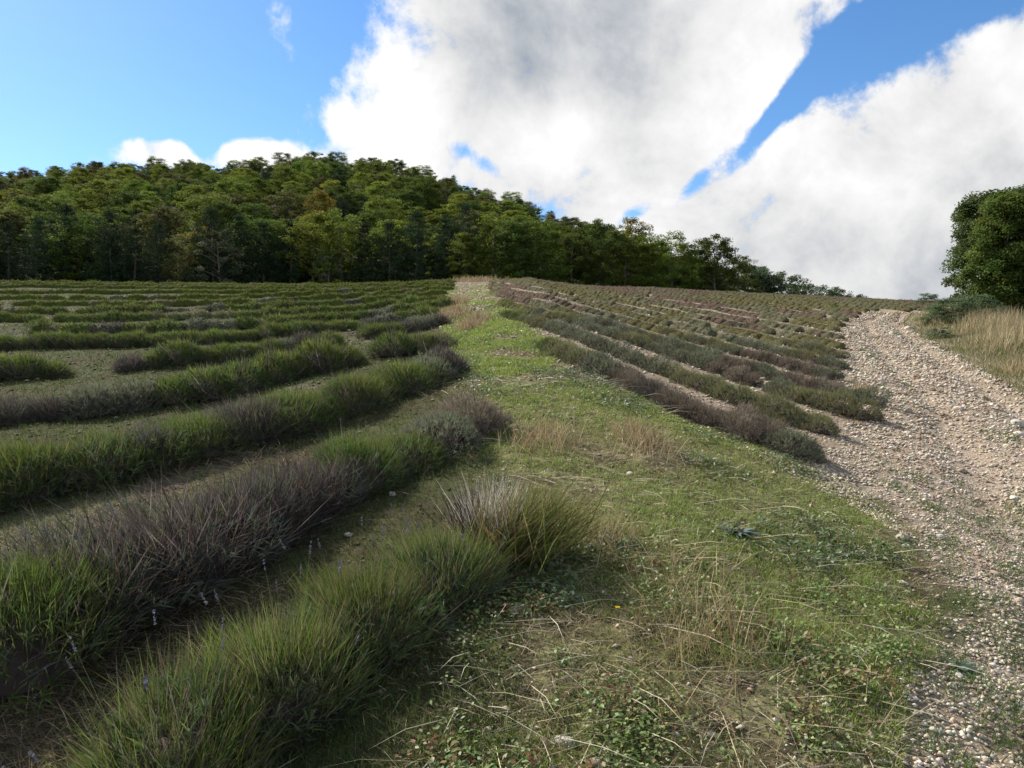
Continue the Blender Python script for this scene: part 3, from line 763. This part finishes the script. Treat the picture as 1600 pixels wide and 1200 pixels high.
# single trees that stand out
for (pu, yv, pr, nm, lab, s) in [(345, 48.0, PALE, 'pale_tree', 'pale silvery-green small tree in front of the dark pines', 1.0), (985, 70, AUT[0], 'autumn_tree', 'orange-tinted tree on the falling edge of the wood', .9), (515, 48.0, PALE, 'pale_tree', 'thin pale sapling at the wood edge between dark pines', .75),
                                 (728, 48.5, BR[2], 'edge_tree', 'light yellow-green young tree beside the dark pines above the path', .62)]:
    x = (pu - 800) / F * yv; plant_tree(pr, nm, lab, None, x, yv, s)
for (pu, yv, top, lab) in [(1165, 54, 416, 'rounded tree at the low end of the wood'), (1195, 55, 424, 'green tree closing the end of the wood'), (1222, 56, 431, 'small green tree just before the gap at the end of the wood'), (1258, 57, 444, 'low green bush just past the end of the wood'), (1285, 58, 447, 'low spreading bush in the middle of the last bushes on the crest'), (1310, 58, 453, 'small bush near the last one on the crest'), (1335, 59, 460, 'tiny last bush on the field crest')]:
    x = (pu - 800) / F * yv; hgt_ = CAMZ + yv * (600 - top) / F - float(ground_h(x, yv)); s = hgt_
    plant_tree(sh, 'crest_bush' if pu > 1240 else 'edge_tree', lab, None, x, yv, s, cat='bush' if pu > 1240 else 'tree', sz=s)
# three trees by the track
def side_tree(seed, H, Rr, cols, ncl, nlf, lf):
    return broadleaf(seed, H, Rr, ncl, nlf, lf, .70, cols, .0)
dk = side_tree(31, 5.0, 1.75, [(.065, .095, .028), (.085, .115, .034), (.05, .075, .025)], 190, 190, .12)
lt = side_tree(32, 5.0, 1.55, [(.14, .18, .04), (.175, .205, .045), (.10, .14, .034)], 230, 200, .115)
d2 = side_tree(33, 4.8, 1.7, [(.10, .14, .038), (.08, .115, .034), (.13, .165, .045)], 190, 190, .12)
for pr, x, y, lab, s in [(dk, 17.1, 25.4, 'dark-leaved tree with a crown overhanging the stony track', .84), (lt, 16.2, 23.2, 'light yellow-green tree in front of the dark one beside the track', .80), (d2, 17.7, 23.4, 'mid-green tree behind the tall dry grass beside the track', .92), (lt, 17.2, 21.9, 'low leafy tree at the back of the dry grass bank', .62)]:
    plant_tree(pr, 'trackside_tree', lab, None, x, y, s, sz=s)
for pu, pv, s, lab in [(1462, 512, .55, 'small grey-green bramble at the head of the bank'), (1490, 517, .75, 'broad grey-green bramble below the dark tree'), (1530, 512, .8, 'leafy bramble under the light green tree'), (1575, 500, .8, 'leafy bramble behind the tall dry grass'), (1447, 478, .6, 'dark little shrub where the track meets the field crest'), (1470, 530, .35, 'low green clump at the track edge of the bank')]:
    x, y = unproject(pu, pv); plant_tree(sh, 'bramble', lab, None, x, y, s * 1.35, .08, 'shrub', s)

# ------------------------------------------------------------------ stones
ico = None
def ico_arrays(sub=1):
    import bmesh
    bm = bmesh.new(); bmesh.ops.create_icosphere(bm, subdivisions=sub, radius=1)
    v = np.array([x.co[:] for x in bm.verts]); f = np.array([[q.index for q in p.verts] for p in bm.faces]); bm.free()
    return v, f
i1v, i1f = ico_arrays(1); i2v, i2f = ico_arrays(2)
def rock_arrays(g, v, f):
    P = v.copy()
    for _ in range(9):                      # chop planes: angular limestone
        n = unit(g.normal(size=3)); d = .55 + .35 * g.random(); k = P @ n - d
        P -= np.where(k > 0, k, 0)[:, None] * n
    P *= [1, .75 + .25 * g.random(), .45 + .25 * g.random()]
    return P
stone_meshes = []
for k in range(10):
    g = np.random.default_rng(800 + k); P = rock_arrays(g, i2v, i2f)
    c = [(.50, .42, .32), (.44, .36, .265), (.58, .53, .45), (.38, .29, .205)][k % 4]
    stone_meshes.append(make_mesh('stone', P, i2f, np.tile(c, (len(P), 1)), M_stone))
def put_stone(x, y, size, label, group=None, which=None):
    me = stone_meshes[random.randrange(10) if which is None else which]
    o = link('stone', me, None, (x, y, float(ground_h(x, y)) + size * .12), (random.gauss(0, .2), random.gauss(0, .2), random.uniform(0, 6.28)), size)
    tag(o, label, 'stone', group)
named = [(884, 1158, 20, 'white lumpy stone half sunk in the leafy weeds', 2), (875, 928, 12, 'rounded tan stone beside the half-dead lavender bush', 3), (810, 962, 20, 'flat grey stone at the foot of the half-dead lavender bush', 1), (1412, 912, 9, 'small white stone on the grass near the track', 2), (1418, 924, 5, 'tiny white stone touching the small white one', 2),
         (1427, 952, 6, 'little round pale stone at the grass border', 2), (1412, 845, 13, 'flat cream stone in the grass below the track', 0), (1590, 660, 16, 'large white rock on the far rut of the track', 2), (1593, 676, 12, 'flat white rock beside the large one', 2), (1585, 772, 9, 'smooth white stone lying alone on the track', 2),
         (1108, 724, 6, 'pale stone pair in the grass below the lavender row, lighter one', 2), (1117, 722, 6, 'pale stone pair in the grass below the lavender row, duller one', 1), (875, 564, 4, 'white pebble by the start of the lavender row', 2), (985, 735, 7, 'pale flat stone in the middle of the grass strip', 0), (613, 775, 9, 'grey stone in the bare furrow between lavender rows', 1),
         (790, 1108, 10, 'grey rounded stone in shade under the weeds', 1), (762, 1140, 10, 'dull grey stone in the darkest weeds', 1), (1112, 1148, 10, 'white stone among the reddish weeds', 2), (545, 833, 9, 'pale stone beside the woody lavender', 0), (930, 1190, 16, 'grey-white stone at the bottom of the grass strip', 1), (1425, 462, 4, 'white boulder up in the lavender near the crest', 2)]
for u_, v_, r, lab, wch in named:
    x, y = unproject(u_, v_); put_stone(x, y, r * y / F, lab, None, wch)
ns_ = 0
while ns_ < 130:
    y = math.exp(random.uniform(math.log(2.6), math.log(22))); a, b = float(track_left(y)), float(track_right(y))
    x = random.uniform(a - .1, min(b, .74 * y))
    if x > .74 * y or x < a - .2: continue
    put_stone(x, y, random.uniform(4.2, 7.5) * max(y, 3.5) / F * random.choice([.7, .8, 1.0, 1.35]) * (.8 if y > 12 else 1), 'loose angular limestone piece among the gravel of the track', 'loose stones on the track'); ns_ += 1
for k in range(40):
    y = math.exp(random.uniform(math.log(6), math.log(14))); x = random.uniform(float(path_right(y)), float(track_left(y)))
    if x > .7 * y: continue
    put_stone(x, y, random.uniform(4, 6) * y / F, 'pale stone in the bare furrows between the lavender rows', 'stones in the furrows')
# gravel
def scatter(n, y0, y1, xa, xb, g):
    y = np.exp(g.random(n) * (math.log(y1) - math.log(y0)) + math.log(y0)); a, b = xa(y), xb(y)
    x = a + (b - a) * g.random(n); return x, y
oc = np.array([(1, 0, 0), (0, 1, 0), (-1, 0, 0), (0, -1, 0), (0, 0, 1), (0, 0, -.5)], float); of = np.array([(0, 1, 4), (1, 2, 4), (2, 3, 4), (3, 0, 4), (1, 0, 5), (2, 1, 5), (3, 2, 5), (0, 3, 5)])
def pebbles(x, y, s, cols, g, name):
    n = len(x); th = g.random(n) * 6.28; ca, sa = np.cos(th), np.sin(th)
    P = oc[None] * (1 + g.normal(size=(n, 6, 1)) * .25) * np.stack([np.ones(n), .65 + .35 * g.random(n), .4 + .3 * g.random(n)], 1)[:, None]
    X = P[..., 0] * ca[:, None] - P[..., 1] * sa[:, None]; Y = P[..., 0] * sa[:, None] + P[..., 1] * ca[:, None]
    Z = P[..., 2] + X * g.normal(size=(n, 1)) * .25
    Vv = np.stack([X, Y, Z], -1) * s[:, None, None] + np.stack([x, y, ground_h(x, y) + s * .15], -1)[:, None]
    T = (np.arange(n)[:, None, None] * 6 + of[None]).reshape(-1, 3)
    C = np.repeat(pick(cols, n, g, .16), 6, 0)
    return make_mesh(name, Vv.reshape(-1, 3), T, C, M_stone)
g = np.random.default_rng(91)
SC = [(.58, .49, .37), (.50, .41, .29), (.42, .325, .225), (.64, .57, .46), (.37, .295, .215)]
x, y = scatter(80000, 1.7, 27, lambda q: track_left(q) - .5, lambda q: np.minimum(track_right(q), q * .75 + .3), g)
tt = (x - track_left(y)) / np.maximum(track_right(y) - track_left(y), .5)
bare = np.maximum(np.exp(-((tt - .30) / .08) ** 2), np.exp(-((tt - .80) / .09) ** 2)) * .3 + .3 * sm(.54, .7, fbm(x * 1.4 + 8, y * .7, 3))
k = g.random(len(x)) < stoniness(x, y) * 1.1 * (1 - np.clip(bare, 0, .85)); x, y = x[k], y[k]
s = (.004 + .018 * g.random(len(x)) ** 3.5) * np.clip(y / 5.5, .8, 2.3)
tag(link('gravel', pebbles(x, y, s, SC, g, 'gravel')), 'pale angular gravel covering the stony track', 'gravel', None, 'stuff')
x, y = scatter(15000, 4.5, 26, lambda q: path_right(q) - .3, lambda q: track_left(q), g)
k = (g.random(len(x)) < .8); x, y = x[k], y[k]
s = (.006 + .010 * g.random(len(x)) ** 2) * np.clip(y / 4.5, 1, 3)
tag(link('furrow_stones', pebbles(x, y, s, SC, g, 'furrow_stones')), 'small stones in the furrows of the lavender rows', 'gravel', None, 'stuff')
x, y = scatter(9000, 1.9, 38, lambda q: path_left(q) - .2, lambda q: path_right(q), g)
k = g.random(len(x)) < np.where(y > 14, .9, .45); x, y = x[k], y[k]
s = (.006 + .012 * g.random(len(x)) ** 2) * np.clip(y / 4.5, 1, 3.5)
tag(link('path_stones', pebbles(x, y, s, SC, g, 'path_stones')), 'scattered stones on the grassy strip', 'gravel', None, 'stuff')

x, y = scatter(7000, 1.8, 26, lambda q: np.maximum(-.76 * q, -18) - .3, lambda q: path_left(q), g)
s = (.005 + .016 * g.random(len(x)) ** 3) * np.clip(y / 4.5, .8, 2.4)
tag(link('furrow_clods', pebbles(x, y, s, [(.11, .08, .055), (.14, .105, .072), (.085, .06, .042), (.28, .23, .17)], g, 'furrow_clods')), 'brown clods and small stones in the furrows below the dark wood', 'gravel', None, 'stuff')

# ------------------------------------------------------------------ grass, straw and weeds
def on_ground(x, y, dz=0): return np.stack([x, y, ground_h(x, y) + dz], -1)
def grass_obj(name, label, x, y, L, W, cols, spread, droop, mat, g, cat='grass', lean=(0, 0)):
    n = len(x); D = unit(np.c_[g.normal(size=n) * spread + lean[0], g.normal(size=n) * spread + lean[1], np.ones(n)])
    V_, T_, C_ = blades(on_ground(x, y, -.008), D, L, W, droop, pick(cols, n, g, .16), g)
    return tag(link(name, make_mesh(name, V_, T_, C_, mat)), label, cat, None, 'stuff')
g = np.random.default_rng(92)
xr = lambda q: np.minimum(path_right(q) + .25, track_left(q) + .02)
x, y = scatter(230000, 1.75, 30, lambda q: path_left(q) - .15, xr, g)
pat = fbm(x * 1.1 + 5, y * 1.1, 4)
k = g.random(len(x)) < grassiness(x, y) * sm(.35, .53, pat) * np.where(y > 12, .8, 1); x, y = x[k], y[k]; n = len(x)
sc_d = np.clip(y / 4.0, 1, 5)
grass_obj('short_grass', 'short fresh green grass on the strip between the rows', x, y, (.022 + .035 * g.random(n)) * np.clip(y / 6, 1, 2.0), .0032 * sc_d, [(.22, .295, .055), (.265, .325, .075), (.185, .25, .052), (.33, .335, .13)], .55, .25, M_grass, g)
x, y = scatter(95000, 1.9, 34, lambda q: path_left(q) - .5, xr, g)
pat = fbm(x * .9 + 50, y * .9 + 20, 4)
k = g.random(len(x)) < sm(.38, .58, pat) * np.maximum(grassiness(x, y), .25); x, y = x[k], y[k]; n = len(x)
grass_obj('dry_grass', 'flattened straw-coloured dry grass patches on the strip', x, y, (.03 + .09 * g.random(n) ** 1.6), .0028 * np.clip(y / 4, 1, 5), [(.36, .29, .165), (.30, .23, .13), (.42, .35, .22), (.24, .19, .10)], 1.5, .3, M_dry, g)
x, y = scatter(1500, 1.9, 9, lambda q: path_left(q) - .3, xr, g)
k = fbm(x * .8 + 70, y * .8 + 3, 3) > .47; x, y = x[k], y[k]; n = len(x)
a0 = g.normal(size=n) * 1.1 - .5 + np.pi * (g.random(n) < .35)
D = unit(np.c_[np.cos(a0), np.sin(a0), .12 + .25 * g.random(n)])
V_, T_, C_ = blades(on_ground(x, y, .02), D, .10 + .34 * g.random(n) ** 1.6, .0026 * np.clip(y / 4, 1, 3), .15 + .15 * g.random(n), pick([(.48, .41, .27), (.40, .33, .20), (.54, .48, .34)], n, g), g)
tag(link('straw', make_mesh('straw', V_, T_, C_, M_dry)), 'long bleached straw stalks lying across the green strip', 'straw', None, 'stuff')
x, y = scatter(130000, 1.75, 8, lambda q: path_left(q) - .3, xr, g)
pat = fbm(x * 2.3 + 15, y * 2.3, 4); k = pat > .30; x, y, pat = x[k], y[k], pat[k]; n = len(x)
gn = g.random(n) < .45 + (pat - .5) * 2
grass_obj('mixed_grass', 'thin green grass blades among the weeds low on the strip', x[gn], y[gn], .02 + .05 * g.random(gn.sum()) ** 1.5, .0026, [(.18, .245, .055), (.23, .26, .085), (.14, .19, .045), (.27, .26, .12)], .8, .3, M_grass, g)
gn = ~gn & (g.random(n) < .7)
grass_obj('plant_litter', 'brown and straw-coloured plant litter on the strip', x[gn], y[gn], .02 + .07 * g.random(gn.sum()) ** 2, .0028, [(.30, .23, .135), (.42, .34, .21), (.18, .13, .08), (.48, .41, .27)], 2.2, .2, M_dry, g)
# tufts of taller dry grass on the path and the far end of the path
xs, ys = [], []
for pu, pv, r, m in [(1005, 690, .22, 420), (850, 690, .25, 380), (735, 515, .22, 420), (745, 502, .18, 300), (708, 475, .35, 500), (712, 490, .3, 500), (700, 500, .3, 400), (735, 441, .8, 700), (755, 441, .8, 500), (940, 850, .12, 200), (1100, 990, .25, 350), (1350, 620, .12, 160)]:
    c = unproject(pu, pv) if pv > 445 else np.array([(pu - 800) / F * 41, 41.])
    xs.append(c[0] + g.normal(size=m) * r * .6); ys.append(c[1] + g.normal(size=m) * r)
x = np.concatenate(xs); y = np.concatenate(ys); n = len(x)
grass_obj('dry_tufts', 'small tufts of standing golden dry grass on the strip', x, y, .10 + .16 * g.random(n) + .010 * y * g.random(n), .0035 * np.clip(y / 4, 1, 5), [(.36, .27, .15), (.30, .21, .11), (.42, .34, .20)], .45, .2, M_dry, g)
# litter and grass between the left-hand rows
x, y = scatter(170000, 1.7, 36, lambda q: np.maximum(-.95 * q, -24) - .6, path_left, g)
pat = fbm(x * 1.2 + 11, y * 1.2 + 31, 4)
kk = pat > np.where(y > 7, .34, .45); n = kk.sum(); sdd = np.clip(y / 4, 1, 5)
grass_obj('furrow_grass', 'green grass growing in the furrows between dark lavender rows', x[kk], y[kk], .03 + .06 * g.random(n), .0036 * sdd[kk], [(.085, .12, .032), (.11, .13, .045), (.07, .095, .028)], .6, .25, M_grass, g)
kk = ~kk & (g.random(len(x)) < .15 + .65 * sm(12, 4, y)); n = kk.sum()
grass_obj('furrow_straw', 'brown straw litter in the furrows between dark lavender rows', x[kk], y[kk], .05 + .14 * g.random(n), .0036 * sdd[kk], [(.20, .155, .09), (.14, .105, .062), (.27, .215, .13), (.09, .07, .042)], 1.9, .2, M_dry, g)
# leafy weeds at the bottom
def weeds(name, label, x, y, cols, g, size=.022, per=9):
    n = len(x); Pm = on_ground(x, y)
    P = np.repeat(Pm, per, 0); m = len(P)
    P = P + np.c_[g.normal(size=(m, 2)) * .035, .01 + .05 * g.random(m)]
    N = unit(g.normal(size=(m, 3)) * .5 + [0, 0, .9])
    c = np.repeat(pick(cols, n, g, .18), per, 0) * (1 + g.normal(size=(m, 1)) * .12)
    V_, T_, C_ = leaves(P, N, size * (.6 + .8 * g.random(m)), size * .7, np.clip(c, .005, 1), g)
    return tag(link(name, make_mesh(name, V_, T_, C_, M_weed)), label, 'weeds', None, 'stuff')
x, y = scatter(9000, 1.7, 5.0, lambda q: path_left(q) - .25, lambda q: track_left(q) - .05, g)
k = g.random(len(x)) < (.08 + .5 * sm(4.2, 2.2, y)) * sm(.34, .60, fbm(x * 2.6 + 21, y * 2.6, 4)); x, y = x[k], y[k]
red = (g.random(len(x)) < .10 + .25 * sm(.5, .65, fbm(x * 2 + 77, y * 2, 3)))
weeds('leafy_weeds', 'low green leafy weeds over the lower grass strip', x[~red], y[~red], [(.14, .20, .05), (.17, .23, .065), (.11, .165, .045), (.22, .25, .09)], g, .018)
weeds('reddish_weeds', 'low weeds turning red and brown among the green ones', x[red], y[red], [(.16, .07, .035), (.13, .085, .035), (.18, .12, .05)], g)
x, y = scatter(5000, 3.0, 20, lambda q: path_left(q), lambda q: np.minimum(path_right(q) + .1, track_left(q) - .05), g)
k = fbm(x * 1.9 + 2, y * 1.9, 3) > .56; x, y = x[k], y[k]
weeds('strip_weeds', 'small broad-leaved weeds dotted over the grass strip', x, y, [(.09, .14, .045), (.12, .155, .07), (.14, .16, .09)], g, .028, 6)
# small weeds on the track
x, y = scatter(420, 2.2, 20, lambda q: track_left(q), lambda q: np.minimum(track_right(q), .74 * q), g)
k = fbm(x * 1.2 + 33, y * 1.2, 3) > .60; x, y = x[k], y[k]
xx = np.repeat(x, 30) + g.normal(size=len(x) * 30) * .045; yy_ = np.repeat(y, 30) + g.normal(size=len(x) * 30) * .06; n = len(xx)
grass_obj('track_weeds', 'small green weed clumps rooted in the stony track', xx, yy_, .03 + .05 * g.random(n), .0036 * np.clip(yy_ / 4, 1, 4), [(.10, .15, .04), (.13, .165, .06)], .6, .25, M_grass, g)
# tall dry grass on the bank
x, y = scatter(22000, 8.0, 24, lambda q: track_right(q) + .25, lambda q: np.minimum(.76 * q + .6, 19), g)
k = g.random(len(x)) < sm(.36, .56, fbm(x * .9 + 3, y * .9 + 8, 3)); x, y = x[k], y[k]; n = len(x)
near_edge = sm(.2, 1.3, x - track_right(y))
grass_obj('tall_dry_grass', 'tall golden dry grass on the bank beside the track', x, y, (.18 + .5 * g.random(n)) * (.35 + .65 * near_edge), .009, [(.38, .29, .17), (.44, .36, .22), (.32, .24, .13), (.26, .24, .11)], .22, .2, M_dry, g, 'grass', (.12, -.05))
x, y = scatter(9000, 8.0, 26, lambda q: track_right(q) - .1, lambda q: np.minimum(track_right(q) + 1.6, 19), g)
n = len(x)
grass_obj('bank_grass', 'low green grass along the foot of the bank', x, y, .08 + .12 * g.random(n), .009, [(.12, .155, .045), (.15, .165, .06), (.20, .18, .08)], .5, .25, M_grass, g)
# blue-green rosettes and a yellow flower
def rosette(pu, pv, r, lab):
    g2 = np.random.default_rng(int(pu)); x, y = unproject(pu, pv); a = Acc(); n = 70
    th = g2.random(n) * 6.28; D = unit(np.c_[np.cos(th), np.sin(th), .15 + .7 * g2.random(n)])
    a.add(*blades(np.zeros((n, 3)), D, r * (.5 + .6 * g2.random(n)), .022, .3, pick([(.11, .16, .12), (.14, .19, .15), (.09, .13, .09)], n, g2), g2, flat=.0))
    tag(link('rosette_plant', a.mesh('rosette_plant', M_weed), None, (x, y, float(ground_h(x, y)))), lab, 'plant')
rosette(1150, 838, .15, 'blue-green spiky rosette plant in the grass strip')
rosette(1497, 1056, .09, 'blue-green rosette growing in the gravel at the track edge')
x, y = unproject(965, 985)
t = thing('yellow_flower', 'single tiny yellow flower in the grass strip', 'flower', None, (x, y, float(ground_h(x, y))))
a = Acc(); tube(a, [(0, 0, 0), (.004, 0, .04), (.0, 0, .075)], [.002, .0017, .0015], (.10, .15, .04), 5); link('stem', a.mesh('stem', M_weed), t)
a = Acc(); th = np.linspace(0, 6.28, 15)[:-1]; D = unit(np.c_[np.cos(th), np.sin(th), np.full(14, .3)])
a.add(*blades(np.tile([0, 0, .075], (14, 1)), D, .013, .005, 0, np.tile([.75, .55, .03], (14, 1)), np.random.default_rng(1))); link('petals', a.mesh('petals', M_weed), t)
print('tris', sum(len(m.polygons) * (2 if m.name in ('ground', 'path', 'track', 'hillside') else 1) for m in bpy.data.meshes))
